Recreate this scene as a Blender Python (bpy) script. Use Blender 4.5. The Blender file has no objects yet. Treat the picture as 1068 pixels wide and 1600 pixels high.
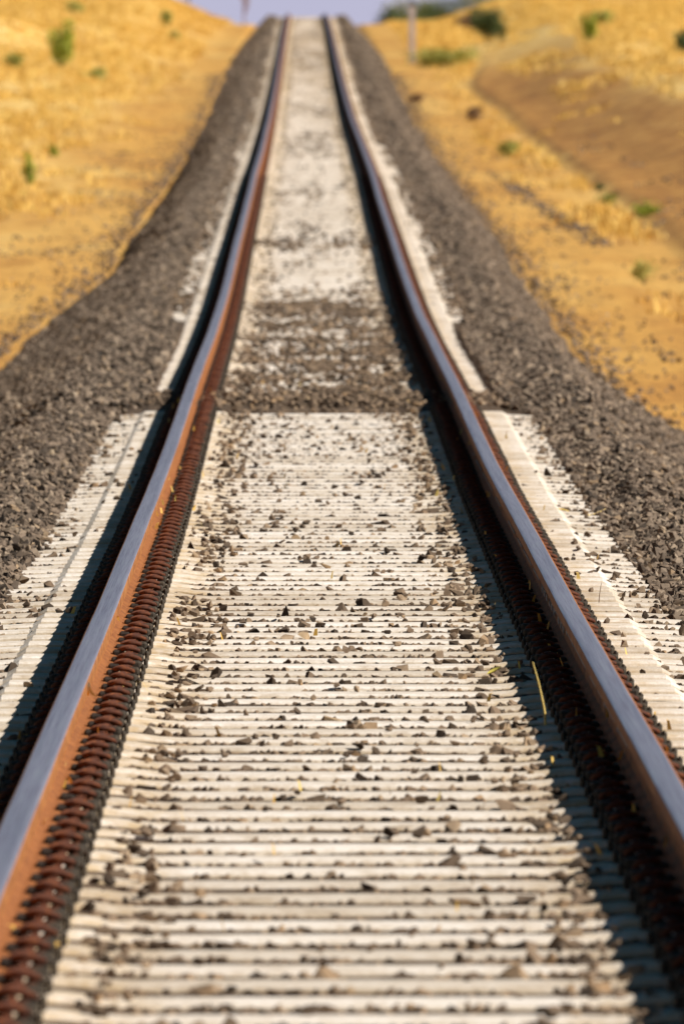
import bpy, bmesh, math, random
import numpy as np
from mathutils import Vector
random.seed(7); rng = np.random.default_rng(7)
scene = bpy.context.scene
C = scene.collection
F = 25000.0; CX = -0.11; CH = 1.535; VX = 474.5; VY = 210.0      # focal length in px of the 1068 px photo, camera offset, eye height

# ------------------------------------------------------------------ profile of the line
PY = [-60, 0, 30, 41, 48.5, 57, 67, 73.4, 80.4, 89.3, 101, 117, 127, 138, 150, 164, 181.6, 201, 231, 270, 289, 342, 405.6, 488, 560, 660, 700, 760, 900, 1200, 3000]
PZ = [0, 0, 0, 0, 0, .008, .012, .022, .056, .098, .138, .19, .252, .348, .469, .617, .793, 1.012, 1.281, 1.643, 1.824, 2.438, 3.27, 4.43, 5.40, 6.54, 6.74, 6.95, 6.4, 3.0, -14]
def pchip(xk, yk):
    xk = np.array(xk, float); yk = np.array(yk, float)
    h = np.diff(xk); d = np.diff(yk)/h
    m = np.zeros_like(yk)
    for i in range(1, len(xk)-1):
        if d[i-1]*d[i] > 0:
            w1 = 2*h[i]+h[i-1]; w2 = h[i]+2*h[i-1]
            m[i] = (w1+w2)/(w1/d[i-1]+w2/d[i])
    m[0] = d[0]; m[-1] = d[-1]
    def f(x):
        x = np.clip(np.asarray(x, float), xk[0], xk[-1])
        i = np.clip(np.searchsorted(xk, x)-1, 0, len(h)-1)
        t = (x-xk[i])/h[i]
        return ((1+2*t)*(1-t)**2*yk[i] + t*(1-t)**2*h[i]*m[i] + t*t*(3-2*t)*yk[i+1] + t*t*(t-1)*h[i]*m[i+1])
    return f
ZT = pchip(PY, PZ)
XT = pchip([-60, 60, 100, 150, 200, 230, 280, 400, 660, 3000], [0, 0, .002, .004, .014, .022, .014, .004, -.004, -.01])

class Noise:
    def __init__(s, seed): s.t = np.random.default_rng(seed).random((256, 256))
    def __call__(s, x, y):
        xi = np.floor(x).astype(int); yi = np.floor(y).astype(int)
        u = x-xi; v = y-yi; u = u*u*(3-2*u); v = v*v*(3-2*v)
        a = s.t[xi & 255, yi & 255]; b = s.t[(xi+1) & 255, yi & 255]
        c = s.t[xi & 255, (yi+1) & 255]; d = s.t[(xi+1) & 255, (yi+1) & 255]
        return (a*(1-u)+b*u)*(1-v)+(c*(1-u)+d*u)*v-0.5
N1, N2, N3, N4 = Noise(1), Noise(2), Noise(3), Noise(4)
def sst(a, b, x):
    t = np.clip((x-a)/(b-a), 0, 1); return t*t*(3-2*t)

def depth(y): return .78-.28*sst(290, 420, y)-.05*sst(500,660,y)                   # how far the ground lies below the rails
def edgeX(y, x=None):
    e = 2.3 - .45*sst(450, 660, y) + .08*N2(np.asarray(y)*.13, np.asarray(y)*0+8.5) + .09*N3(np.asarray(y)*.55, np.asarray(y)*0+2.5)
    l = .46*sst(184, 136, y); r_ = .35*sst(124, 110, y)
    return e + (np.maximum(l, r_) if x is None else np.where(x < 0, l, r_))
def bank0(y): return 4.35+.7*N1(np.asarray(y)*.012, np.asarray(y)*0+3.3)+.12*N2(np.asarray(y)*.09, np.asarray(y)*0+1.7)+1.0*sst(380,480,y)
def ground_h(x, y):
    x = np.asarray(x, float); y = np.asarray(y, float)
    ax = np.abs(x)
    z = ZT(y)-depth(y)
    und = .10*N1(x*.45+9, y*.045)+.05*N2(x*1.3, y*.16)+.02*N3(x*4, y*.9)
    z = z + und*sst(2.1, 3.6, ax)
    # right hand cutting bank
    b0 = bank0(y)
    hb = (0.55+.30*sst(230, 330, y)+.1*sst(450, 640, y))
    gul = 1+.18*N2(x*.7+4, y*.035)
    z = z + np.where(x > 0, (hb*sst(b0-.3, b0+3.6, x*1.0)+.10*sst(b0-.06, b0+.10, x)*sst(150, 200, y)*sst(520, 420, y))*gul + .02*np.clip(x-8, 0, 60), 0)
    # left hand bank, lower and gentler, with an eroded mound
    hl = .18*sst(180, 300, y)+.95*sst(330, 640, y)
    z = z + np.where(x < 0, hl*sst(2.6, 6.8, ax)*(1+.3*N2(x*.5, y*.05)) + .015*np.clip(ax-9, 0, 60), 0)
    # longer swells
    z = z + .45*N1(x*.09+30, y*.012+5)*sst(5, 14, ax)
    # under the ballast
    z = np.where(ax < 2.2, z-.14*sst(2.25, 2.0, ax), z)
    # the mound left
    z = z + .55*np.exp(-((x+9.0)/1.1)**2-((y-470)/16)**2)
    return z

def cover(y): return sst(91.6, 92.4, y)*sst(132, 116, y)           # stretch where the ballast lies high
def pile(y): return sst(91.6, 92.2, y)*sst(96.7, 95.2, y)
def bed_h(x, y):
    x = np.asarray(x, float); y = np.asarray(y, float); ax = np.abs(x-XT(y))
    c = cover(y); p = pile(y)
    mid = -.1855+.001*c+.036*p+.012*sst(.45, .62, ax)
    sh = -.198+.062*c+.042*sst(1.22, 1.45, ax)
    out = np.where(ax < .98, mid, mid+(sh-mid)*sst(.98, 1.06, ax))
    e = edgeX(y, x); d = depth(y)+.10
    t = np.clip((ax-1.52)/(e-1.52), 0, 1.35)
    prof = out + (-d-out)*(t**1.08)
    nz = .02*N2(x*5, y*1.1)+.012*N3(x*14, y*4)
    z = np.where(ax < 1.52, out, prof) + nz*(.35+.9*sst(1.1, 1.6, ax)) + .06*N1(x*1.5, y*.12)*sst(1.7, 2.2, ax)
    return z + ZT(y)

# ------------------------------------------------------------------ materials
def mat(name):
    m = bpy.data.materials.new(name); m.use_nodes = True
    nt = m.node_tree; b = nt.nodes['Principled BSDF']
    return m, nt, b
def L(nt, a, b): nt.links.new(a, b)
def ramp(nt, src, stops):
    r = nt.nodes.new('ShaderNodeValToRGB'); L(nt, src, r.inputs[0])
    e = r.color_ramp.elements
    while len(e) > len(stops): e.remove(e[-1])
    while len(e) < len(stops): e.new(0.5)
    for k, (p, c) in zip(e, stops): k.position = p; k.color = (*c, 1)
    return r.outputs[0]
def noise(nt, scale, detail=4, rough=.6, vec=None, mapscale=None):
    n = nt.nodes.new('ShaderNodeTexNoise'); n.inputs['Scale'].default_value = scale
    n.inputs['Detail'].default_value = detail; n.inputs['Roughness'].default_value = rough
    if vec is None:
        g = nt.nodes.new('ShaderNodeNewGeometry'); vec = g.outputs['Position']
    if mapscale:
        mp = nt.nodes.new('ShaderNodeMapping'); mp.inputs['Scale'].default_value = mapscale
        L(nt, vec, mp.inputs['Vector']); vec = mp.outputs[0]
    L(nt, vec, n.inputs['Vector']); return n.outputs['Fac']
def mixc(nt, fac, a, b, mode='MIX'):
    m = nt.nodes.new('ShaderNodeMix'); m.data_type = 'RGBA'; m.blend_type = mode
    if isinstance(fac, (int, float)): m.inputs[0].default_value = fac
    else: L(nt, fac, m.inputs[0])
    for i, v in ((6, a), (7, b)):
        if isinstance(v, tuple): m.inputs[i].default_value = (*v, 1)
        else: L(nt, v, m.inputs[i])
    return m.outputs[2]
def bump(nt, b, h, strength, dist=.01):
    n = nt.nodes.new('ShaderNodeBump'); n.inputs['Strength'].default_value = strength
    n.inputs['Distance'].default_value = dist; L(nt, h, n.inputs['Height']); L(nt, n.outputs[0], b.inputs['Normal'])
def attr(nt, name='rnd'):
    a = nt.nodes.new('ShaderNodeAttribute'); a.attribute_name = name; return a.outputs['Fac']

def mk_concrete():
    m, nt, b = mat('pale_concrete')
    n1 = noise(nt, 9, 5, .65); n2 = noise(nt, 60, 3, .6)
    c = ramp(nt, n1, [(.26, (.56, .47, .37)), (.45, (.84, .77, .69)), (.66, (.94, .90, .86))])
    c2 = ramp(nt, n2, [(.3, (.74, .68, .61)), (.55, (1, 1, 1))])
    c = mixc(nt, .7, c, c2, 'MULTIPLY')
    # cream of grazing and bounced sun put into the colour of side faces, iron stain near the rail seats
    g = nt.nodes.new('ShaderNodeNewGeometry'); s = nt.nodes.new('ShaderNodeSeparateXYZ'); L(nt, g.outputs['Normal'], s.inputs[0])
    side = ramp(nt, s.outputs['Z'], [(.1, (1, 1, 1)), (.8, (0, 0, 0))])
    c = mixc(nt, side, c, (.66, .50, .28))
    g2 = nt.nodes.new('ShaderNodeSeparateXYZ'); L(nt, g.outputs['Position'], g2.inputs[0])
    mr = nt.nodes.new('ShaderNodeMapRange'); mr.inputs[1].default_value = 95; mr.inputs[2].default_value = 420; L(nt, g2.outputs['Y'], mr.inputs[0])
    n4 = noise(nt, 1, 4, .6, mapscale=(1.6, .12, 1))
    dd = ramp(nt, n4, [(.35, (.50, .40, .28)), (.62, (.95, .9, .84))])
    c = mixc(nt, mr.outputs[0], c, mixc(nt, 1.0, c, dd, 'MULTIPLY'))
    o = nt.nodes.new('ShaderNodeObjectInfo')
    ab = nt.nodes.new('ShaderNodeMath'); ab.operation = 'ABSOLUTE'; L(nt, g2.outputs['X'], ab.inputs[0])
    zn = ramp(nt, ab.outputs[0], [(.36, (0, 0, 0)), (.50, (.75, .75, .75)), (.92, (.75, .75, .75)), (.99, (.15, .15, .15))])
    st = mixc(nt, 1.0, zn, ramp(nt, noise(nt, 14, 4, .7), [(.36, (0, 0, 0)), (.62, (1, 1, 1))]), 'MULTIPLY')
    c = mixc(nt, st, c, (.62, .46, .25))
    r = ramp(nt, o.outputs['Random'], [(0, (.74, .70, .64)), (.3, (.9, .88, .85)), (1, (1, 1, 1))])
    c = mixc(nt, 1.0, c, r, 'MULTIPLY')
    L(nt, c, b.inputs['Base Color']); b.inputs['Roughness'].default_value = .85
    bump(nt, b, noise(nt, 120, 3), .35, .004); return m
def mk_polished():
    m, nt, b = mat('polished_rail_steel')
    n = noise(nt, 1, 4, .6, mapscale=(260, .9, 1)); n2 = noise(nt, 1, 3, .5, mapscale=(60, .22, 1))
    c = ramp(nt, n, [(.3, (.48, .44, .56)), (.5, (.76, .72, .88)), (.72, (.97, .94, 1.0))])
    c = mixc(nt, .5, c, ramp(nt, n2, [(.35, (.55, .55, .62)), (.6, (1, 1, 1))]), 'MULTIPLY')
    L(nt, c, b.inputs['Base Color']); b.inputs['Metallic'].default_value = .85
    L(nt, ramp(nt, n, [(.3, (.42,)*3), (.7, (.28,)*3)]), b.inputs['Roughness'])
    bump(nt, b, noise(nt, 1, 3, .5, mapscale=(90, .5, 1)), .25, .002); return m
def mk_rust(name, stops, scale=14, rough=.8):
    m, nt, b = mat(name)
    n = noise(nt, scale, 5, .65, mapscale=(1, .35, 1))
    L(nt, ramp(nt, n, stops), b.inputs['Base Color']); b.inputs['Roughness'].default_value = rough
    bump(nt, b, noise(nt, 200, 3), .4, .002); return m
def mk_stone(name='ballast_stone', shift=1.2, tint=(1, 1, 1)):
    m, nt, b = mat(name)
    a = attr(nt)
    c = ramp(nt, a, [(0, (.04, .030, .023)), (.3, (.125, .094, .070)), (.7, (.235, .178, .132)), (.93, (.38, .30, .22)), (.985, (.36, .25, .15)), (1, (.50, .40, .28))])
    n = noise(nt, 70, 3, .7)
    c = mixc(nt, .7, c, ramp(nt, n, [(.3, (.6, .58, .56)), (.65, (1.0, 1.0, 1.0))]), 'MULTIPLY')
    # pale dust settled on upward faces
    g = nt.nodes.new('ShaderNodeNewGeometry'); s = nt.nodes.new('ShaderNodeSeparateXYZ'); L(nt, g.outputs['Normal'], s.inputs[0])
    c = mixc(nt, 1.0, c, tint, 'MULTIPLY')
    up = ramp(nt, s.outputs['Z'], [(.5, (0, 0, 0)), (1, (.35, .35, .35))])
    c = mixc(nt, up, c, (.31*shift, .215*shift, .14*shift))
    L(nt, c, b.inputs['Base Color']); b.inputs['Roughness'].default_value = .9; return m
def mk_bed():
    m, nt, b = mat('ballast_fines')
    n = noise(nt, 22, 5, .7); n2 = noise(nt, 1.2, 3, .6)
    c = ramp(nt, n, [(.3, (.035, .023, .015)), (.55, (.14, .094, .06)), (.75, (.30, .21, .14))])
    c = mixc(nt, .6, c, ramp(nt, n2, [(.35, (.6, .58, .55)), (.65, (1, 1, 1))]), 'MULTIPLY')
    L(nt, c, b.inputs['Base Color']); b.inputs['Roughness'].default_value = .95
    bump(nt, b, n, .9, .03); return m
def mk_ground():
    m, nt, b = mat('dry_orange_earth')
    n1 = noise(nt, 1, 5, .62, mapscale=(.42, .05, .3)); n2 = noise(nt, 1, 6, .7, mapscale=(2.2, .32, 1)); n3 = noise(nt, 9, 4, .7, mapscale=(1, .25, 1))
    c = ramp(nt, n1, [(.3, (.50, .235, .045)), (.45, (.65, .35, .075)), (.58, (.72, .42, .105)), (.72, (.75, .52, .18))])
    c = mixc(nt, .75, c, ramp(nt, n2, [(.3, (.55, .46, .36)), (.52, (1, 1, 1)), (.75, (1.0, 1.0, .95))]), 'MULTIPLY')
    c = mixc(nt, .55, c, ramp(nt, n3, [(.3, (.55, .48, .4)), (.55, (1, 1, 1))]), 'MULTIPLY')
    pale = ramp(nt, n2, [(.32, (.66, .37, .075)), (.5, (.86, .58, .17)), (.68, (.95, .78, .40))])
    fm = nt.nodes.new('ShaderNodeMath'); fm.operation = 'MULTIPLY'; L(nt, attr(nt, 'straw'), fm.inputs[0]); fm.inputs[1].default_value = .75
    c = mixc(nt, fm.outputs[0], c, pale)
    br = ramp(nt, n2, [(.3, (.30, .12, .025)), (.5, (.50, .24, .05)), (.72, (.68, .38, .10))])  # brown of bare soil, with the bank's grazing-light shade put into the colour
    c = mixc(nt, attr(nt, 'bare'), c, mixc(nt, .45, br, ramp(nt, n3, [(.3, (.5, .42, .34)), (.6, (1, 1, 1))]), 'MULTIPLY'))
    L(nt, c, b.inputs['Base Color']); b.inputs['Roughness'].default_value = .95
    bump(nt, b, n3, .6, .04); return m
def mk_attr(name, stops, rough=.7, trans=0):
    m, nt, b = mat(name)
    L(nt, ramp(nt, attr(nt), stops), b.inputs['Base Color']); b.inputs['Roughness'].default_value = rough
    if trans: b.inputs['Transmission Weight'].default_value = 0
    return m
M_conc = mk_concrete(); M_pol = mk_polished()
M_web = mk_rust('orange_rail_rust', [(.3, (.20, .065, .014)), (.55, (.38, .14, .03)), (.75, (.45, .21, .07))], 9)
M_foot = mk_rust('dark_rail_rust', [(.3, (.14, .042, .010)), (.55, (.30, .105, .024)), (.8, (.38, .16, .05))], 30)
M_clip = mk_rust('red_clip_rust', [(.3, (.035, .006, .002)), (.55, (.11, .024, .003)), (.8, (.28, .08, .009))], 60)
M_iron = mk_rust('dark_cast_iron', [(.3, (.018, .014, .010)), (.7, (.07, .05, .03))], 40)
M_stone = mk_stone(); M_stone2 = mk_stone('loose_stone', 1, (1.05, .98, .88)); M_bed = mk_bed(); M_ground = mk_ground()
M_grass = mk_attr('dry_golden_grass', [(0, (.52, .29, .05)), (.4, (.78, .49, .10)), (.8, (.88, .64, .20)), (1, (.45, .42, .07))])
M_leafg = mk_attr('bright_green_leaf', [(0, (.12, .18, .012)), (.5, (.32, .40, .03)), (1, (.55, .56, .06))])
M_leafd = mk_attr('dark_green_leaf', [(0, (.025, .045, .015)), (.6, (.07, .11, .025)), (1, (.16, .2, .05))])
M_leafo = mk_attr('olive_leaf', [(0, (.14, .17, .03)), (.5, (.36, .37, .07)), (1, (.6, .55, .14))])
M_leafb = mk_attr('brown_dry_leaf', [(0, (.12, .06, .03)), (.5, (.27, .15, .08)), (1, (.40, .27, .15))])
M_bark = mk_rust('bark', [(.3, (.10, .055, .03)), (.7, (.24, .15, .09))], 20)
M_bark2 = mk_rust('reddish_bark', [(.3, (.22, .09, .04)), (.7, (.42, .2, .1))], 20)
M_straw = mk_rust('yellow_straw', [(.3, (.55, .36, .07)), (.7, (.85, .66, .22))], 50)
M_leafy = mk_rust('yellow_fallen_leaf', [(.3, (.62, .5, .05)), (.7, (.85, .75, .18))], 60)
M_leafp = mk_rust('pale_curled_leaf', [(.3, (.62, .48, .2)), (.7, (.85, .75, .45))], 60)
M_post = mk_rust('grey_post', [(.3, (.50, .42, .42)), (.7, (.68, .60, .60))], 6)
M_mark = mk_rust('web_mark_grey', [(.3, (.20, .18, .16)), (.7, (.42, .40, .38))], 40)

# ------------------------------------------------------------------ mesh helpers
def link(name, me, parent=None):
    o = bpy.data.objects.new(name, me); C.objects.link(o)
    if parent is not None: o.parent = parent
    return o
def tag(o, label=None, cat=None, group=None, kind=None):
    if label: o['label'] = label
    if cat: o['category'] = cat
    if group: o['group'] = group
    if kind: o['kind'] = kind
    return o
def np_mesh(name, V, T, mats, rnd=None, smooth=False, mi=None):
    """triangles or quads from numpy arrays"""
    me = bpy.data.meshes.new(name); V = np.asarray(V, np.float32); T = np.asarray(T, np.int32)
    k = T.shape[1]
    me.vertices.add(len(V)); me.vertices.foreach_set('co', V.ravel())
    me.loops.add(T.size); me.loops.foreach_set('vertex_index', T.ravel())
    me.polygons.add(len(T)); me.polygons.foreach_set('loop_start', np.arange(0, T.size, k, dtype=np.int32))
    me.polygons.foreach_set('loop_total', np.full(len(T), k, np.int32))
    me.polygons.foreach_set('use_smooth', np.full(len(T), smooth))
    if mi is not None: me.polygons.foreach_set('material_index', np.asarray(mi, np.int32))
    me.update(calc_edges=True)
    if rnd is not None:
        a = me.attributes.new('rnd', 'FLOAT', 'POINT'); a.data.foreach_set('value', np.asarray(rnd, np.float32))
    for m in mats: me.materials.append(m)
    return me
def grid_mesh(name, xs, ys, hf, m, smooth=True, masks=None):
    X, Y = np.meshgrid(xs, ys); Z = hf(X, Y)
    V = np.stack([X, Y, Z], -1).reshape(-1, 3)
    nx, ny = len(xs), len(ys)
    i = (np.arange(ny-1)[:, None]*nx+np.arange(nx-1)[None]).ravel()
    T = np.stack([i, i+1, i+nx+1, i+nx], 1)
    me = np_mesh(name, V, T, [m], smooth=smooth)
    for k, f in (masks or {}).items():
        a = me.attributes.new(k, 'FLOAT', 'POINT'); a.data.foreach_set('value', f(X, Y).ravel().astype(np.float32))
    return me
def steps(*segs):
    out = [segs[0][0]]
    for a, b, s in segs:
        n = max(1, int(round((b-a)/s))); out += list(a+(b-a)*np.arange(1, n+1)/n)
    return np.array(out)
def tube(path, r, sides=8, caps=True):
    P = [Vector(p) for p in path]; V = []; Fc = []
    rr = r if isinstance(r, (list, tuple)) else [r]*len(P)
    up = Vector((0.13, 0.21, 0.97)).normalized()
    for i, p in enumerate(P):
        t = (P[min(i+1, len(P)-1)]-P[max(i-1, 0)]).normalized()
        a = t.cross(up)
        if a.length < .1: a = t.cross(Vector((1, 0, 0)))
        a.normalize(); b = t.cross(a)
        for k in range(sides):
            q = 2*math.pi*k/sides; V.append(p+(a*math.cos(q)+b*math.sin(q))*rr[i])
    for i in range(len(P)-1):
        for k in range(sides):
            k2 = (k+1) % sides; Fc.append((i*sides+k, i*sides+k2, (i+1)*sides+k2, (i+1)*sides+k))
    if caps:
        Fc.append(tuple(range(sides))[::-1]); n = (len(P)-1)*sides; Fc.append(tuple(range(n, n+sides)))
    return [tuple(v) for v in V], Fc
def spline(pts, n):
    P = [Vector(p) for p in pts]; out = []
    for i in range(len(P)-1):
        p0, p1, p2, p3 = P[max(i-1, 0)], P[i], P[i+1], P[min(i+2, len(P)-1)]
        for k in range(n):
            t = k/n
            out.append(.5*((2*p1)+(p2-p0)*t+(2*p0-5*p1+4*p2-p3)*t*t+(3*p1-p0-3*p2+p3)*t**3))
    out.append(P[-1]); return out
class MB:
    def __init__(s): s.V = []; s.F = []; s.M = []
    def add(s, vf, mi=0):
        V, Fc = vf; o = len(s.V); s.V += list(V); s.F += [tuple(i+o for i in f) for f in Fc]; s.M += [mi]*len(Fc)
    def mesh(s, name, mats, smooth=False):
        me = bpy.data.meshes.new(name); me.from_pydata(s.V, [], s.F); me.update()
        for m in mats: me.materials.append(m)
        me.polygons.foreach_set('material_index', s.M); me.polygons.foreach_set('use_smooth', [smooth]*len(s.F)); return me
def box(x0, x1, y0, y1, z0, z1, bev=0):
    bm = bmesh.new(); bmesh.ops.create_cube(bm, size=1)
    for v in bm.verts: v.co = ((x0+x1)/2+v.co.x*(x1-x0), (y0+y1)/2+v.co.y*(y1-y0), (z0+z1)/2+v.co.z*(z1-z0))
    if bev: bmesh.ops.bevel(bm, geom=bm.edges[:], offset=bev, segments=1, affect='EDGES')
    bm.verts.index_update(); r = ([tuple(v.co) for v in bm.verts], [tuple(v.index for v in f.verts) for f in bm.faces]); bm.free(); return r

# ------------------------------------------------------------------ ground and ballast bed (setting)
def bare_shade_mask(x, y):
    b = bank0(y)+.18*N2(x*2, y*.25)
    return sst(b-.08, b+.08, x)*sst(b+3.9, b+1.9, x+1.6*N1(x*1.2, y*.05)+.8*N2(x*3, y*.2))*sst(150, 190, y)*sst(500, 400, y)
def straw_mask(x, y):
    return np.clip(sst(3.0, 6.0, np.abs(x)+1.6*N1(x*.8+3, y*.05)+.7*N2(x*2, y*.15))*sst(150, 330, y+40*N1(x*.5, y*.02)), 0, 1)
xs = steps((-900, -60, 60), (-60, -22, 3), (-22, -14, .5), (-14, 16, .14), (16, 24, .5), (24, 60, 3), (60, 900, 60))
ys = steps((-80, 80, 6), (80, 330, .6), (330, 760, 1.0), (760, 900, 8), (900, 3000, 120))
tag(link('ground', grid_mesh('ground', xs, ys, ground_h, M_ground, masks={'bare': bare_shade_mask, 'straw': straw_mask})), kind='structure')
bx = steps((-3.3, -1.6, .05), (-1.6, 1.6, .04), (1.6, 3.3, .05))
by = steps((22, 150, .14), (150, 300, .3), (300, 760, 1.0))
tag(link('ballast_bed', grid_mesh('ballast_bed', bx, by, bed_h, M_bed, False)), kind='structure')

# ------------------------------------------------------------------ rails
def make_rail(side):
    half = [(0, 0), (.014, -.0001), (.022, -.0004), (.029, -.0016), (.0335, -.0045), (.0355, -.010), (.0362, -.024), (.0365, -.034), (.033, -.040), (.012, -.050), (.0085, -.062), (.0085, -.100), (.012, -.122), (.028, -.134), (.0635, -.143), (.0635, -.1545)]
    prof = half + [(-x, z) for x, z in half[::-1][:-1]]
    P = np.array(prof); n = len(P)
    Y = steps((22, 200, .5), (200, 740, 1.5))
    wob = .0025*N2(Y*.11+side*7, Y*0)*2 + .0012*N3(Y*.5+side*3, Y*0)
    zw = .006*N1(Y*.09+side*11, Y*0+2)
    cx = side*.7525+XT(Y)+wob; cz = ZT(Y)+zw*sst(60, 75, Y)
    V = np.zeros((len(Y), n, 3)); cant = -side*.05
    V[:, :, 0] = cx[:, None]+P[None, :, 0]+(P[None, :, 1])*cant*-1*-1; V[:, :, 1] = Y[:, None]; V[:, :, 2] = cz[:, None]+P[None, :, 1]
    i = np.arange(len(Y)-1)[:, None]*n; j = np.arange(n)[None]; j2 = (j+1) % n
    T = np.stack([i+j, i+j2, i+n+j2, i+n+j], -1).reshape(-1, 4)
    mrow = np.array([0 if (j < 3 or j >= n-3) else (2 if 12 <= j <= n-13 else 1) for j in range(n)])
    mrow[3] = 0 if side < 0 else 1; mrow[n-4] = 0 if side > 0 else 1
    mi = np.tile(mrow, len(Y)-1)
    me = np_mesh('rail', V.reshape(-1, 3), T, [M_pol, M_web, M_foot], smooth=True, mi=mi)
    sm = np.array([(j < 6 or j >= n-6) for j in range(n)]); me.polygons.foreach_set('use_smooth', np.tile(sm, len(Y)-1))
    return me
rl = tag(link('rail', make_rail(-1)), 'left steel rail, polished on top, its orange rusty inner side in full sun', 'rail', 'pair of railway rails')
rr = tag(link('rail', make_rail(1)), 'right steel rail, polished on top, its inner side dark in its own shadow', 'rail', 'pair of railway rails')
# grey marks on the shaded web of the right rail
def mark(*a):
    g = MB(); g.add(box(*a)); link('grey_mark', g.mesh('grey_mark', [M_mark]), rr)
yy = 42.0
while yy < 88:
    ln = random.uniform(.5, 2.2)
    if random.random() < .75: mark(.7525-.0125-.0015, .7525-.0125+.002, yy, yy+ln, -.074-random.random()*.004, -.069, 0)
    if random.random() < .55: mark(.7525-.0125-.0015, .7525-.0125+.002, yy+ln+.1, yy+ln+.35, -.082, -.066, 0)
    if 51 < yy < 57:
        for k in range(3): mark(.7525-.0125-.0015, .7525-.0125+.002, yy+k*.5, yy+k*.5+.22, -.098, -.060, 0)
    yy += ln+random.uniform(.3, 1.2)

# ------------------------------------------------------------------ sleepers with their clips
def sleeper_geo(seed):
    r = np.random.default_rng(seed)
    st = [(0, -.172), (.25, -.172), (.46, -.1725), (.52, -.169), (.585, -.160), (.63, -.1575), (.9, -.1575), (1.0, -.158), (1.022, -.1585), (1.052, -.176), (1.14, -.181), (1.235, -.185), (1.25, -.192)]
    xsn = [-a for a, _ in st[::-1][:-1]]+[a for a, _ in st]; zt = [z for _, z in st[::-1][:-1]]+[z for _, z in st]
    V = []; Fc = []
    for i, (x, z) in enumerate(zip(xsn, zt)):
        e = 0 if 0 < i < len(xsn)-1 else .006
        tw = .108+(.008 if abs(x) > .6 else 0)-e; j = r.normal(0, .0012, 4)
        ring = [(-tw-.028, z-.19), (-tw-.012, z-.02-.0), (-tw-.004+j[0], z-.007), (-tw+.008+j[1], z), (0, z+.001), (tw-.008+j[2], z), (tw+.004+j[3], z-.007), (tw+.012, z-.02), (tw+.028, z-.19)]
        V += [(x, y, zz) for y, zz in ring]
    n = 9
    for i in range(len(xsn)-1):
        for k in range(n-1): Fc.append((i*n+k, i*n+k+1, (i+1)*n+k+1, (i+1)*n+k))
        Fc.append((i*n+n-1, i*n, (i+1)*n, (i+1)*n+n-1))
    Fc.append(tuple(range(n))); o = (len(xsn)-1)*n; Fc.append(tuple(range(o, o+n))[::-1])
    Fc = [f[::-1] for f in Fc]
    return V, Fc
# clip: u = distance out from the rail centre, z from the rail seat (0)
def clip_geo(sides=7, n=5):
    pts = [(.108, -.080, .017), (.108, -.02, .017), (.108, .045, .019), (.113, .074, .025), (.106, .088, .033), (.092, .090, .038), (.074, .070, .039), (.058, .036, .035), (.052, .004, .028), (.058, -.034, .032), (.074, -.056, .038), (.096, -.054, .038), (.118, -.042, .030), (.126, -.015, .020)]
    return tube(spline(pts, n), .0078, sides)
def shoulder_geo():
    m = MB(); m.add(box(.090, .130, -.095, .075, -.012, .020, .005)); m.add(box(.069, .0885, -.095, .085, -.006, .027, .004), 1)
    m.add(box(.098, .132, -.045, .038, .0155, .041, .006)); m.add(box(.133, .147, -.06, .03, -.004, .030, .006)); return m
def flip(vf, s):
    V, Fc = vf
    return [(v[0]*s, v[1], v[2]) for v in V], ([f[::-1] for f in Fc] if s < 0 else Fc)
def rot(vf, s):                       # turn half round instead of mirroring: clips on the far side face the other way
    V, Fc = vf
    return [(v[0]*s, v[1]*s, v[2]) for v in V], Fc
SEAT = -.1565
M_nyl = mk_rust('black_insulator', [(.3, (.008, .006, .005)), (.7, (.035, .022, .014))], 40)
clip_me = {}; sh_me = {}; ins_me = {}
def ins_geo():
    m = MB(); m.add(box(.030, .068, -.055, .055, .012, .033, .006)); return m.V, m.F
for s in (-1, 1):
    m = MB(); m.add(rot(clip_geo(), s)); clip_me[s] = m.mesh('rail_clip', [M_clip], True)
    m = MB(); m.add(rot(ins_geo(), s)); ins_me[s] = m.mesh('insulator', [M_nyl])
    g = shoulder_geo(); V, Fc = rot((g.V, g.F), s); m = MB(); m.add((V, Fc)); m.M = list(g.M); sh_me[s] = m.mesh('clip_shoulder', [M_iron, M_clip])
slp = []
for k in range(5):
    m = MB(); m.add(sleeper_geo(k)); slp.append(m.mesh('concrete_sleeper', [M_conc]))
slp_far = []
for k in range(4):
    m = MB(); m.add(sleeper_geo(20+k), 0)
    for rx in (-.7525, .7525):
        for s in (-1, 1):
            V, Fc = rot(ins_geo(), s); m.add(([(v[0]+rx, v[1], v[2]+SEAT) for v in V], Fc), 3)
            V, Fc = rot(clip_geo(5, 2), s); m.add(([(v[0]+rx, v[1], v[2]+SEAT) for v in V], Fc), 1)
            g = shoulder_geo(); V, Fc = rot((g.V, g.F), s); k0 = len(m.M); m.add(([(v[0]+rx, v[1], v[2]+SEAT) for v in V], Fc), 2); m.M[k0:] = [1 if q else 2 for q in g.M]
    slp_far.append(m.mesh('concrete_sleeper', [M_conc, M_clip, M_iron, M_nyl]))
SP = .62
def slope_at(y): return float((ZT(y+.5)-ZT(y-.5)))
first = None; y = 27.2; cnt = 0; far_rows = []
G_SL = 'concrete sleepers laid in a row under the rails'
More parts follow.
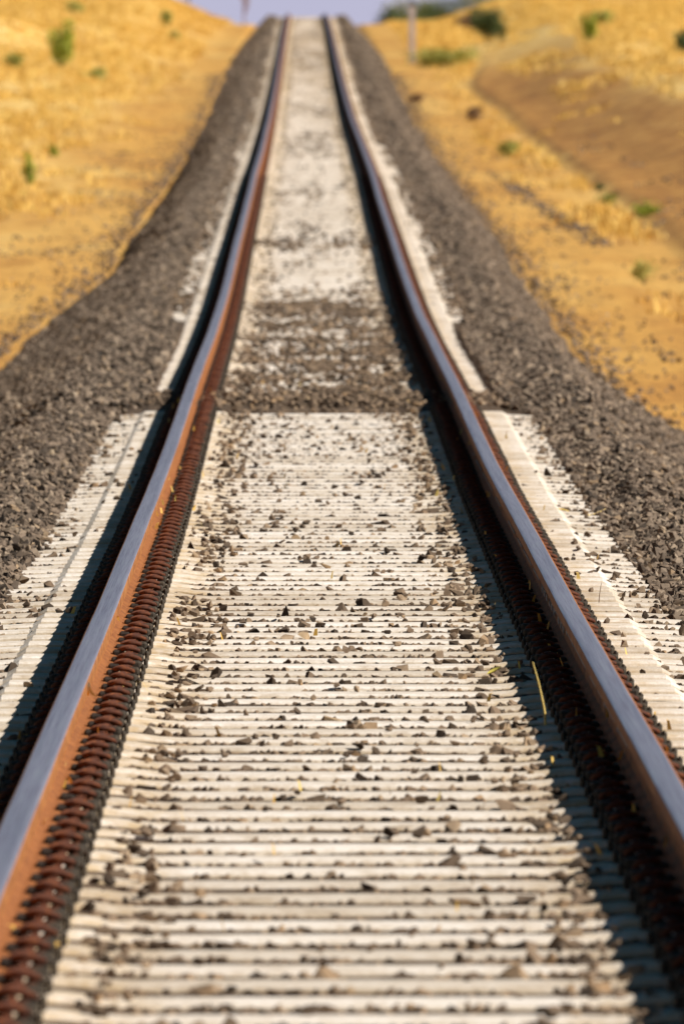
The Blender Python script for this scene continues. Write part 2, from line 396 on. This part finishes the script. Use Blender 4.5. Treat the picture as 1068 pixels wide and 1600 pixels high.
while y < 735:
    yy = y+random.uniform(-.015, .015)
    if cnt < 300:
        z = float(ZT(yy))+random.uniform(-.0025, .0015); dx = float(XT(yy))+random.uniform(-.0015, .0015)
        near = yy < 92.5
        o = link('concrete_sleeper', random.choice(slp if near else slp_far))
        if near: lab = 'pale concrete sleeper in the clear near stretch, both ends bare and rusty clips showing'
        elif yy < 127: lab = 'concrete sleeper in the stretch strewn with brown stones, its outer ends buried in ballast'
        else: lab = 'pale concrete sleeper in the dusty climbing stretch beyond the stone-strewn part'
        tag(o, lab, 'sleeper', G_SL)
        o.location = (dx, yy, z); o.rotation_euler = (slope_at(yy), 0, random.uniform(-.006, .006))
        if near:
            for rx in (-.7525, .7525):
                for s in (-1, 1):
                    c = link('rail_clip', clip_me[s], o); c.location = (rx+random.uniform(-.002, .002), random.uniform(-.008, .008), SEAT)
                    c.rotation_euler = (0, 0, random.uniform(-.06, .06))
                    h = link('insulator', ins_me[s], o); h.location = (rx, random.uniform(-.01, .01), SEAT)
                    h = link('clip_shoulder', sh_me[s], o); h.location = (rx, 0, SEAT)
    else:
        far_rows.append(yy)
    cnt += 1; y += SP
mfar = slp_far[0]
nv = len(mfar.vertices); base = np.zeros(nv*3); mfar.vertices.foreach_get('co', base); base = base.reshape(-1, 3)
fm = MB(); fm_f = []; fm_m = []
g0, gf = sleeper_geo(3); g0 = np.array(g0)
VV = []; TT = []; MM = []
off = 0
for yy in far_rows:
    z = float(ZT(yy))+random.uniform(-.003, .002)
    VV.append(g0+np.array([float(XT(yy)), yy, z])); TT += [tuple(i+off for i in f) for f in gf]; MM += [0]*len(gf); off += len(g0)
    for rx in (-.7525, .7525):
        for s in (-1, 1):
            V, Fc = box(min(.06*s, .125*s), max(.06*s, .125*s), -.07, .07, 0, .062, .015)
            VV.append(np.array(V)+np.array([rx+float(XT(yy)), yy, z+SEAT])); TT += [tuple(i+off for i in f) for f in Fc]; MM += [1]*len(Fc); off += len(V)
me = bpy.data.meshes.new('distant_sleepers'); me.from_pydata([tuple(v) for v in np.concatenate(VV)], [], TT); me.update()
me.materials.append(M_conc); me.materials.append(M_clip); me.polygons.foreach_set('material_index', MM)
tag(link('distant_sleepers', me), kind='stuff')

# ------------------------------------------------------------------ stones
def rock_pool(n, npts):
    out = []
    for k in range(n):
        bm = bmesh.new()
        for i in range(npts):
            v = Vector((random.gauss(0, 1), random.gauss(0, 1), random.gauss(0, 1))).normalized()*random.uniform(.8, 1.1)
            bm.verts.new((v.x*random.uniform(.95, 1.1), v.y*.85, v.z*.66))
        r = bmesh.ops.convex_hull(bm, input=bm.verts[:])
        bmesh.ops.delete(bm, geom=[v for v in bm.verts if not v.link_faces], context='VERTS')
        bmesh.ops.triangulate(bm, faces=bm.faces[:]); bm.verts.index_update()
        out.append((np.array([v.co[:] for v in bm.verts]), np.array([[v.index for v in f.verts] for f in bm.faces]))); bm.free()
    return out
POOL = rock_pool(24, 11); POOL_LO = rock_pool(12, 8)
def stones(name, P, S, mat_, pool=None, rnd=None, tilt=None):
    pool = pool or POOL
    n = len(P); which = rng.integers(0, len(pool), n); VV = []; TT = []; RR = []; off = 0
    if rnd is None: rnd = rng.random(n)
    for w, (rv, rt) in enumerate(pool):
        idx = np.where(which == w)[0]
        if not len(idx): continue
        k = len(idx); q = rng.normal(size=(k, 4))
        if tilt: q[:, 1:3] *= tilt
        q /= np.linalg.norm(q, axis=1)[:, None]
        a, b, c, d = q.T
        R = np.stack([1-2*(c*c+d*d), 2*(b*c-a*d), 2*(b*d+a*c), 2*(b*c+a*d), 1-2*(b*b+d*d), 2*(c*d-a*b), 2*(b*d-a*c), 2*(c*d+a*b), 1-2*(b*b+c*c)], -1).reshape(k, 3, 3)
        V = np.einsum('kij,nj->kni', R, rv)*S[idx][:, None, None]+P[idx][:, None, :]
        T = rt[None]+(np.arange(k)*len(rv))[:, None, None]+off
        VV.append(V.reshape(-1, 3)); TT.append(T.reshape(-1, 3)); RR.append(np.repeat(rnd[idx], len(rv))); off += k*len(rv)
    me = np_mesh(name, np.concatenate(VV), np.concatenate(TT), [mat_], rnd=np.concatenate(RR))
    return link(name, me)
def samp(y0, y1, dens, xlo, xhi, two=True):
    """uniform points in a strip of the shoulder, xlo/xhi functions of y, on both sides"""
    W = max(float(np.max(xhi(np.array([y0, y1])))), .01); area = (y1-y0)*W
    n = int(area*dens*(2 if two else 1)); Y = rng.uniform(y0, y1, n); X = rng.uniform(0, W, n)
    k = (X > xlo(Y)) & (X < xhi(Y)); Y = Y[k]; X = X[k]
    return X*rng.choice([-1, 1], len(X)), Y
PS = []; SS = []
for (y0, y1, dn, s0, s1) in ((27, 40, 450, .017, .036), (40, 70, 620, .016, .034), (70, 105, 560, .017, .036), (105, 160, 430, .018, .040), (160, 250, 230, .024, .048), (250, 420, 75, .035, .065), (420, 690, 22, .05, .085)):
    st = (y1-y0)/6
    for k in range(6):
        a = y0+k*st
        X, Y = samp(a, a+st, dn, lambda y: 1.20+0*y-.16*cover(y), lambda y: np.minimum(edgeX(y)+.06, .0215*y+.9))
        k2 = np.abs(X) < edgeX(Y, X)+rng.normal(.03, .09, len(X)); X, Y = X[k2], Y[k2]
        s = rng.uniform(s0, s1, len(X)); z = bed_h(X, Y)+s*rng.uniform(-.1, .75, len(X))
        PS.append(np.stack([X+XT(Y), Y, z], 1)); SS.append(s)
PS = np.concatenate(PS); SS = np.concatenate(SS)
tag(stones('ballast_stones', PS, SS, M_stone, POOL_LO+POOL[:6]), kind='stuff')
print('shoulder stones', len(PS))

# stones in the cribs and on the sleepers
PS = []; SS = []
def clip_zone(X): return (np.abs(np.abs(X)-.7525) < .165)
# cribs, near stretch
n = 30000; Y = rng.uniform(27, 92, n); X = rng.uniform(-1.25, 1.25, n)
X[:6000] = rng.choice([-1, 1], 6000)*rng.normal(.5, .06, 6000)
k = ~clip_zone(X) & (np.abs(X) < 1.27); X, Y = X[k], Y[k]
ph = ((Y-27.2+.33) % SP)-.33; crib = np.abs(ph) > .13
low = rng.random(len(X))
s = rng.uniform(.010, .030, len(X)); z = np.where(crib, -.192+s*rng.uniform(-.6, .35, len(X)), -.172+s*.45+(.011*(np.abs(X) > .6)*(np.abs(X) < 1.03)))
big = crib & (rng.random(len(X)) < .13); s[big] *= rng.uniform(1.0, 1.5, big.sum()); z[big] = -.184+s[big]*.1
patch = N1(X*2.2+3, Y*.35)+.5*N2(X*5, Y*.8)
edge = (np.abs(X) > .38) & (np.abs(X) < .62)
keep = crib & ((patch > -.02) | (edge & (rng.random(len(X)) < .7)) | (rng.random(len(X)) < .3)) | (~crib & (s < .024) & (rng.random(len(X)) < np.where(edge, .42, .15)) & (patch > -.1))
keep &= ~((np.abs(X) > 1.03) & (rng.random(len(X)) < .35))
X, Y, z, s = X[keep], Y[keep], z[keep], s[keep]
PS.append(np.stack([X, Y, z+ZT(Y)], 1)); SS.append(s)
n = 34000; Y = rng.uniform(27, 92, n); X = rng.uniform(-1.25, 1.25, n); ph = ((Y-27.2+.33) % SP)-.33
k = (np.abs(ph) > .125) & (np.abs(np.abs(X)-.7525) > .07); X, Y = X[k], Y[k]; s = rng.uniform(.010, .022, len(X))
zb = bed_h(X, Y)-ZT(Y); z = np.minimum(zb+s*.3, -.1755-s*.55)
PS.append(np.stack([X, Y, z+ZT(Y)], 1)); SS.append(s)
# strewn stretch
n = 13500; Y = 91.8+rng.random(n)**1.25*42; X = rng.uniform(-.64, .64, n)
patch = N1(X*2.6+3, Y*.5)+.6*N2(X*6, Y*1.1)
pk = (patch > -.02+.22*sst(100, 131, Y)) | (Y < 97.5) | (rng.random(n) < .22)
X, Y = X[pk], Y[pk]; s = rng.uniform(.014, .034, len(X)); z = -.172+s*rng.uniform(-.5, .5, len(X))
PS.append(np.stack([X+XT(Y), Y, z+ZT(Y)], 1)); SS.append(s)
n = 1500; Y = rng.uniform(92.1, 95.8, n); X = rng.uniform(-1.25, 1.25, n); k = np.abs(np.abs(X)-.7525) > .05; X, Y = X[k], Y[k]
s = rng.uniform(.018, .036, len(X)); z = -.150+s*rng.uniform(-.2, .9, len(X))
PS.append(np.stack([X, Y, z+ZT(Y)], 1)); SS.append(s)
n = 6500; Y = 128+(rng.random(n)**1.2)*420; X = rng.choice([-1, 1], n)*rng.uniform(1.05, 1.27, n); k = (N2(X*3, Y*.15) > -.12); X, Y = X[k], Y[k]; s = rng.uniform(.018, .036, len(X))
PS.append(np.stack([X+XT(Y), Y, -.185+s*rng.uniform(-.2, .6, len(X))+ZT(Y)], 1)); SS.append(s)
# heap across the line further up, and thin scatter beyond
n = 130; Y = rng.normal(161, 1.6, n); X = rng.uniform(-.62, .62, n); k = np.abs(X) > .12; X, Y = X[k], Y[k]; s = rng.uniform(.02, .035, len(X))
PS.append(np.stack([X+XT(Y), Y, -.17+s*.6+ZT(Y)], 1)); SS.append(s)
n = 24000; Y = 128+(rng.random(n)**1.3)*500; X = rng.uniform(-1.27, 1.27, n); k = ~clip_zone(X); X, Y = X[k], Y[k]
patch = N1(X*1.6+7, Y*.06)+.7*N2(X*5, Y*.2)
edge = (np.abs(X) > .40) & (np.abs(X) < .64)
k = (patch > .12) | (edge & (rng.random(len(X)) < .6)) | (rng.random(len(X)) < .12); X, Y = X[k], Y[k]
s = rng.uniform(.016, .034, len(X)); z = -.178+s*rng.uniform(-.4, .6, len(X))
PS.append(np.stack([X+XT(Y), Y, z+ZT(Y)], 1)); SS.append(s)
PS = np.concatenate(PS); SS = np.concatenate(SS)
tag(stones('loose_stones', PS, SS, M_stone2, tilt=.35), kind='stuff'); print('track stones', len(PS))

# stones kicked out on to the sand
PS = []; SS = []
n = 8000; Y = 105+rng.random(n)**1.3*330; sd_ = rng.choice([-1, 1], n); X = (edgeX(Y, sd_)+np.abs(rng.normal(0, 1, n))*rng.choice([.10, .18, .45], n))*sd_
s = rng.uniform(.012, .034, n); PS.append(np.stack([X, Y, ground_h(X, Y)+s*.3], 1)); SS.append(s)
n = 3000; Y = rng.uniform(130, 330, n); X = rng.uniform(3.0, 5.6, n)
k = (N1(X*1.7, Y*.09)+.5*N2(X*3, Y*.3)) > .22; X, Y = X[k], Y[k]; s = rng.uniform(.014, .045, len(X))
PS.append(np.stack([X, Y, ground_h(X, Y)+s*.3], 1)); SS.append(s)
n = 900; t = rng.random(n); Y = 195+t*60; X = 3.55-t*.35+rng.normal(0, .09, n); s = rng.uniform(.015, .045, n)
k = rng.random(n) < .6; X, Y, s = X[k], Y[k], s[k]; PS.append(np.stack([X, Y, ground_h(X, Y)+s*.3], 1)); SS.append(s)
n = 2500; Y = rng.uniform(150, 330, n); X = -rng.uniform(2.8, 5.5, n); k = (N1(X*1.7, Y*.09)+.5*N2(X*3, Y*.3)) > .25; X, Y = X[k], Y[k]; s = rng.uniform(.014, .04, len(X))
PS.append(np.stack([X, Y, ground_h(X, Y)+s*.3], 1)); SS.append(s)
tag(stones('scattered_stones', np.concatenate(PS), np.concatenate(SS), M_stone, POOL_LO), kind='stuff')

# ------------------------------------------------------------------ dry grass
def blades(X, Y, Z, H, W, lean, rnd):
    n = len(X); a = rng.uniform(0, 2*math.pi, n); b = rng.uniform(0, 2*math.pi, n)
    dx = np.cos(a)*W/2; dy = np.sin(a)*W/2; lx = np.cos(b)*H*lean; ly = np.sin(b)*H*lean
    V = np.stack([np.stack([X-dx, Y-dy, Z-.02], 1), np.stack([X+dx, Y+dy, Z-.02], 1),
                  np.stack([X+dx*.6+lx*.4, Y+dy*.6+ly*.4, Z+H*.6], 1), np.stack([X-dx*.6+lx*.4, Y-dy*.6+ly*.4, Z+H*.6], 1),
                  np.stack([X+lx, Y+ly, Z+H], 1)], 1).reshape(-1, 3)
    i = np.arange(n)*5
    T = np.concatenate([np.stack([i, i+1, i+2], 1), np.stack([i, i+2, i+3], 1), np.stack([i+3, i+2, i+4], 1)])
    return V, T, np.repeat(rnd, 5)
def grass_field():
    n = 24000; Y = 150+rng.random(n)**.8*560; side = rng.choice([-1, 1], n); X = side*(rng.uniform(0, 1, n)*(.0235*Y+1.5-3.3)+3.3)
    den = N1(X*.5+20, Y*.05)+.6*N2(X*1.5, Y*.2)+.1
    near = sst(3.2, 5.5, np.abs(X))+sst(330, 560, Y)
    b_ = bank0(Y); face = (X > b_-.2) & (X < b_+2.7) & (Y < 520)
    k = (den+.35*near-.75*face > .18) & (rng.random(n) < .25+.6*near); X, Y = X[k], Y[k]
    nb = 11; cr = rng.random(len(X)); hh = rng.uniform(.06, .20, len(X))*(1+.3*sst(300, 600, Y))
    X = np.repeat(X, nb)+rng.normal(0, .09, len(X)*nb); Y = np.repeat(Y, nb)+rng.normal(0, .2, len(Y)*nb)
    H = np.repeat(hh, nb)*rng.uniform(.5, 1.1, len(X)); r = np.clip(np.repeat(cr, nb)*.6+rng.random(len(X))*.35, 0, .93)
    V, T, R = blades(X, Y, ground_h(X, Y), H, rng.uniform(.015, .035, len(X)), rng.uniform(.2, .8, len(X)), r)
    tag(link('dry_grass', np_mesh('dry_grass', V, T, [M_grass], rnd=R)), kind='stuff'); print('blades', len(X))
grass_field()
# straw crumbs caught around the clips and stones
n = 260; Y = rng.uniform(28, 100, n); X = rng.choice([-1, 1], n)*rng.normal(.7525, .10, n); X[::6] = rng.uniform(-.6, .6, len(X[::6]))
V, T, R = blades(X, Y, ZT(Y)-.14+rng.uniform(-.01, .05, n)*(np.abs(np.abs(X)-.7525) < .12), rng.uniform(.004, .012, n), rng.uniform(.006, .016, n), rng.uniform(1.5, 3.5, n), rng.random(n))
tag(link('straw_crumbs', np_mesh('straw_crumbs', V, T, [M_grass], rnd=R)), kind='stuff')

# ------------------------------------------------------------------ placing by sight line on the terrain
def at(px, py, y0=120, y1=800):
    Y = np.arange(y0, y1, .5); X = CX+(px-VX)/F*Y; Z = CH-(py-VY)/F*Y
    g = ground_h(X, Y); k = np.where(Z <= g)[0]
    i = k[0] if len(k) else int(np.argmin(Z-g))
    return float(X[i]), float(Y[i]), float(g[i])

def shrub(name, label, cat, loc, h, w, leafm, n, seed, group=None, stems=6, leaf=.05, barkm=None, flat=1.0, airy=.35, parts=('stem', 'foliage'), depth_=None, trunk=False):
    r = np.random.default_rng(seed); rd = random.Random(seed)
    root = bpy.data.objects.new(name, None); C.objects.link(root); root.location = loc; tag(root, label, cat, group)
    m = MB(); tips = []
    d = depth_ or w
    if trunk:
        pts = [(0, 0, -.2), (rd.uniform(-.05, .05)*h, 0, h*.3), (rd.uniform(-.06, .06)*h, 0, h*.55)]
        m.add(tube(spline(pts, 3), [h*.03*(1-.09*i) for i in range(7)], 7))
        b0 = Vector(pts[-1]); b1 = Vector(pts[1])
    for i in range(stems):
        a = rd.uniform(0, 6.28); rad = rd.uniform(.2, .5)
        tip = Vector((math.cos(a)*w*rad, math.sin(a)*d*rad, h*rd.uniform(.30 if not trunk else .55, .95)))
        s0 = (b0 if rd.random() < .6 else b1) if trunk else Vector((rd.uniform(-.04, .04), rd.uniform(-.04, .04), -.05))
        mid = s0.lerp(tip, .5)+Vector((rd.uniform(-.1, .1)*w, rd.uniform(-.1, .1)*w, .05*h))
        rr_ = h*(.016 if trunk else .012)
        m.add(tube(spline([s0, mid, tip], 3), [rr_*(1-.12*k) for k in range(7)], 5)); tips.append(tip); tips.append(mid.lerp(tip, .5))
    link(parts[0], m.mesh(parts[0], [barkm or M_bark]), root)
    T = np.array([t[:] for t in tips]); k = r.integers(0, len(T), n)
    sp = np.array([w*.17, d*.17, h*.13*flat])
    P = T[k]+r.normal(size=(n, 3))*sp
    if name == 'bush': P[:, 2] *= r.uniform(.25, 1.05, n)
    P[:, 2] = np.clip(P[:, 2], .02, h*1.08)
    cl = Noise(seed+50)(P[:, 0]*3/w+P[:, 1], P[:, 2]*4/h); P = P[cl > -airy]; n = len(P)
    a = r.normal(size=(n, 3)); a /= np.linalg.norm(a, axis=1)[:, None]; b = np.cross(a, r.normal(size=(n, 3))); b /= np.linalg.norm(b, axis=1)[:, None]
    s = r.uniform(.6, 1.3, n)[:, None]*leaf
    V = np.stack([P-a*s, P+b*s*.4, P+a*s, P-b*s*.4], 1).reshape(-1, 3); Tq = np.arange(n*4).reshape(n, 4)
    link(parts[1], np_mesh(parts[1], V, Tq, [leafm], rnd=np.repeat(r.random(n), 4)), root)
    return root

SH = [  # base px, height px, width px, material, leaves, label
 ((98, 104), 68, 34, M_leafg, 1500, 'tallest bright green shrub on the left slope, below the eroded hole'),
 ((46, 292), 52, 16, M_leafg, 500, 'thin yellow-green sapling on the open sand nearest the left edge'),
 ((85, 244), 20, 12, M_leafg, 300, 'tiny green sprig just above the thin sapling on the left'),
 ((22, 106), 22, 26, M_leafo, 500, 'low olive plant under the eroded hole at the far left'),
 ((146, 122), 16, 28, M_leafo, 450, 'flat olive tuft right of the tallest left shrub'),
 ((262, 42), 24, 16, M_leafo, 400, 'small olive shrub on the left slope close to the skyline'),
 ((272, 62), 14, 16, M_leafo, 350, 'low olive tuft just below the small skyline shrub'),
 ((760, 70), 52, 46, M_leafd, 2200, 'dark green rounded bush on the right bank top'),
 ((730, 50), 26, 40, M_leafb, 900, 'brown dry bush leaning against the dark green one'),
 ((692, 108), 36, 76, M_leafo, 1800, 'broad low green shrub right of the grey post'),
 ((921, 66), 42, 20, M_leafg, 800, 'narrow yellow-green shrub high on the right bank'),
 ((940, 40), 22, 36, M_leafo, 500, 'faint olive bush behind the narrow shrub on the right bank'),
 ((1066, 86), 40, 20, M_leafd, 700, 'dark green shrub cut by the right edge on the bank'),
 ((795, 246), 26, 24, M_leafo, 450, 'small yellow-green tuft alone on the sand right of the ballast'),
 ((1010, 340), 28, 34, M_leafg, 600, 'bright green tuft at the foot of the brown bank'),
 ((950, 322), 20, 26, M_leafo, 350, 'pale olive tuft left of the bright one at the bank foot'),
 ((1010, 446), 46, 40, M_leafo, 420, 'wispy yellow-green grass clump on the sand at the right'),
 ((938, 298), 12, 16, M_leafd, 200, 'tiny dark green sprig under the brown bank'),
 ((742, 188), 22, 34, M_leafb, 500, 'brown withered tuft between ballast and right bank'),
 ((650, 160), 14, 24, M_leafb, 250, 'small brown tuft beside the ballast below the grey post'),
 ((118, 20), 18, 30, M_leafo, 400, 'small olive bush on the left slope just under the skyline'),
]
for i, (p, hp, wp, lm, n, lab) in enumerate(SH):
    x, y, z = at(*p); k = y/F
    shrub('shrub', lab, 'shrub', (x, y, z-.02), hp*k, wp*k, lm, n, 100+i, stems=7, leaf=max(.02, 3.0*k))
# bushes and small trees on the skyline
def sky_spot(px, Y): X = CX+(px-VX)/F*Y; return (X, Y, float(ground_h(X, Y))-.05)
TR = [
 (213, 690, 1.25, 2.0, M_leafo, 1500, 'squat olive bush on the left skyline', M_bark, False),
 (186, 700, 1.2, .7, M_leafd, 500, 'small dark bush at the left end of the skyline group', M_bark, False),
 (293, 690, 1.5, .5, M_leafd, 260, 'slim green sapling on the left skyline', M_bark, True),
 (383, 690, 1.35, .32, M_leafb, 60, 'thin bare reddish sapling against the sky left of the crest', M_bark2, True),
 (612, 690, 1.1, 1.3, M_leafd, 1400, 'dark olive bush on the skyline right of the crest, left of the grey post', M_bark, False),
 (655, 705, 1.5, 2.0, M_leafo, 2000, 'green bush behind the grey post', M_bark, False),
 (700, 700, 1.8, 2.8, M_leafd, 3000, 'broad dark green bush on the right skyline', M_bark, False),
 (757, 712, 1.7, 2.2, M_leafo, 1800, 'olive bush right of the broad dark one', M_bark, False),
 (812, 715, 1.5, 1.0, M_leafo, 800, 'small olive bush at the right end of the green trees', M_bark, False),
 (872, 700, 2.2, 2.0, M_leafb, 1500, 'brown leafless-looking bush at the top right', M_bark, True),
 (915, 690, 2.6, .7, M_leafb, 180, 'reddish trunk tree standing before the brown bushes', M_bark2, True),
 (958, 705, 2.2, 2.6, M_leafb, 1800, 'wide brown dry bush right of the reddish trunk', M_bark, True),
 (1015, 700, 1.9, 1.5, M_leafo, 1000, 'olive and brown bush near the top right corner', M_bark, True),
 (1060, 715, 2.0, 1.6, M_leafo, 1000, 'olive bush in the top right corner', M_bark, True),
]
for i, (px, Y, h, w, lm, n, lab, bk, tr) in enumerate(TR):
    shrub('small_tree' if tr else 'bush', lab, 'tree' if tr else 'bush', sky_spot(px, Y), h, w, lm, n, 300+i, stems=9, leaf=.07, barkm=bk, trunk=tr, parts=('trunk', 'crown') if tr else ('stem', 'foliage'))

# grey line-side post
px_, py_, pz_ = at(643, 98)
root = bpy.data.objects.new('lineside_post', None); C.objects.link(root); root.location = (px_, py_, pz_)
tag(root, 'grey upright post standing right of the line near the crest', 'post')
k = py_/F; H = 90*k
m = MB(); m.add(box(-4.6*k, 4.6*k, -4*k, 4*k, -.3, H, .01)); link('post_shaft', m.mesh('post_shaft', [M_post]), root)
m = MB(); m.add(box(-6.5*k, 6.5*k, -5*k, 5*k, H+.002, H+.05, .008)); link('post_cap', m.mesh('post_cap', [M_iron]), root)
x_, y_, z_ = at(640, 172)
m = MB(); m.add(tube(spline([(-.22, 0, .03), (0, .1, .05), (.24, .05, .03)], 4), [.02]*9, 6))
o = tag(link('fallen_branch', m.mesh('fallen_branch', [M_bark])), 'dark stick lying on sand beside the right ballast below the post', 'stick'); o.location = (x_, y_, z_)

# ------------------------------------------------------------------ straws and leaves on the line
def on_track(px, py, z): Y = (CH-z)*F/(py-VY); return Vector((CX+(px-VX)/F*Y, Y, z))
def stalk(name, label, cat, pts, r, m_):
    b = Vector(pts[0]); mm = MB(); sp_ = spline([Vector(p)-b for p in pts], 5); n = len(sp_)
    mm.add(tube(sp_, [r*(1-.6*i/n) for i in range(n)], 5)); o = link(name, mm.mesh(name, [m_], True)); o.location = b; return tag(o, label, cat)
def leaf(name, label, pos, L_, W_, curl, m_, rz=0, ry=0):
    V = []; Fc = []; n = 8
    for i in range(n+1):
        t = i/n; w = W_*math.sin(math.pi*min(.98, max(.02, t)))**.7*.5; a = curl*(t-.5)
        x = math.sin(a)/max(curl, .01)*L_ if curl else (t-.5)*L_; z = (1-math.cos(a))/max(curl, .01)*L_ if curl else 0
        for s in (-1, 0, 1): V.append((x, s*w, z+abs(s)*w*.35))
    for i in range(n):
        for k in range(2): Fc.append((i*3+k, i*3+k+1, i*3+k+4, i*3+k+3))
    me = bpy.data.meshes.new(name); me.from_pydata(V, [], Fc); me.update(); me.materials.append(m_)
    o = link(name, me); o.location = pos; o.rotation_euler = (0, ry, rz); return tag(o, label, 'leaf')
b = on_track(852, 1142, -.175)
stalk('grass_stalk', 'long orange grass stalk standing in the shadow of the right rail', 'grass stalk',
      [b, b+Vector((-.002, .02, .05)), b+Vector((-.018, .04, .13)), b+Vector((-.036, .05, .195))], .0042, M_straw)
b = on_track(935, 948, -.165)
stalk('twig', 'thin brown twig sticking up from the sleeper ends right of the right rail', 'twig', [b, b+Vector((.003, .01, .04)), b+Vector((.01, .02, .085))], .0022, M_bark)
b = on_track(916, 806, -.17)
stalk('straw', 'bright yellow straw lying at the ballast edge right of the track', 'straw', [b, b+Vector((.04, .05, .008)), b+Vector((.085, .1, .028))], .0045, M_straw)
b = on_track(866, 797, -.15)
stalk('straw', 'yellow straw lying across the sleeper ends, left of the ballast-edge one', 'straw', [b, b+Vector((.03, .02, .004)), b+Vector((.065, .03, -.006))], .005, M_straw)
b = on_track(556, 726, -.15)
stalk('straw', 'short yellow straw resting on the sleepers mid track', 'straw', [b, b+Vector((.02, -.2, .0)), b+Vector((.038, -.4, -.003))], .004, M_straw)
b = on_track(1000, 940, -.175)
leaf('fallen_leaf', 'round yellow leaf at the shadow edge of the right rail', on_track(773, 1050, -.155), .052, .045, .9, M_leafy, .3, -.5)
leaf('fallen_leaf', 'pale curled leaf lodged against the inner side of the left rail', on_track(139, 1082, -.022)+Vector((.0, 0, 0)), .06, .03, 2.2, M_leafp, .4, 1.0)
leaf('fallen_leaf', 'small orange leaf standing in the shadow beside the right rail', on_track(703, 757, -.15), .05, .02, .6, M_straw, .2, 1.3)

# ------------------------------------------------------------------ light, sky, camera
SUN = Vector((.82, -.24, .74)).normalized()
el = math.asin(SUN.z); az = math.atan2(SUN.x, SUN.y)
w = bpy.data.worlds.new('World'); scene.world = w; w.use_nodes = True; nt = w.node_tree
bg = nt.nodes['Background']; sky = nt.nodes.new('ShaderNodeTexSky'); sky.sky_type = 'NISHITA'; sky.sun_disc = False
sky.sun_elevation = el; sky.sun_rotation = az; sky.air_density = 1.3; sky.dust_density = .25; sky.ozone_density = 4.0
mx = nt.nodes.new('ShaderNodeMix'); mx.data_type = 'RGBA'; mx.blend_type = 'MULTIPLY'; mx.inputs[0].default_value = 1
L(nt, sky.outputs[0], mx.inputs[6]); mx.inputs[7].default_value = (.7, 1.6, 1.65, 1); 
tc = nt.nodes.new('ShaderNodeTexCoord'); sp3 = nt.nodes.new('ShaderNodeSeparateXYZ'); L(nt, tc.outputs['Generated'], sp3.inputs[0])
hf = ramp(nt, sp3.outputs['Z'], [(0, (1, 1, 1)), (.05, (.75, .75, .75)), (.13, (0, 0, 0))])
hz = mixc(nt, hf, mx.outputs[2], (.52/.014, .51/.014, .68/.014)); L(nt, hz, bg.inputs[0])
bg.inputs[1].default_value = .014
sd = bpy.data.lights.new('sun', 'SUN'); sd.energy = 5.9; sd.angle = math.radians(.53); sd.color = (1, .92, .82)
so = bpy.data.objects.new('sun', sd); C.objects.link(so); so.rotation_euler = (-SUN).to_track_quat('-Z', 'Y').to_euler(); so.location = (30, -20, 60)
cd = bpy.data.cameras.new('camera'); cam = bpy.data.objects.new('camera', cd); C.objects.link(cam); scene.camera = cam
cam.location = (CX, 0, CH)
d = Vector(((534-VX)/F, 1, -(800-VY)/F)); cam.rotation_euler = d.to_track_quat('-Z', 'Y').to_euler()
cd.sensor_fit = 'HORIZONTAL'; cd.sensor_width = 24; cd.lens = 24*F/1068; cd.clip_start = .5; cd.clip_end = 6000
cd.dof.use_dof = True; cd.dof.focus_distance = 56; cd.dof.aperture_fstop = 15.5
scene.view_settings.view_transform = 'Standard'; scene.view_settings.look = 'None'; scene.view_settings.exposure = 0
scene.render.film_transparent = False
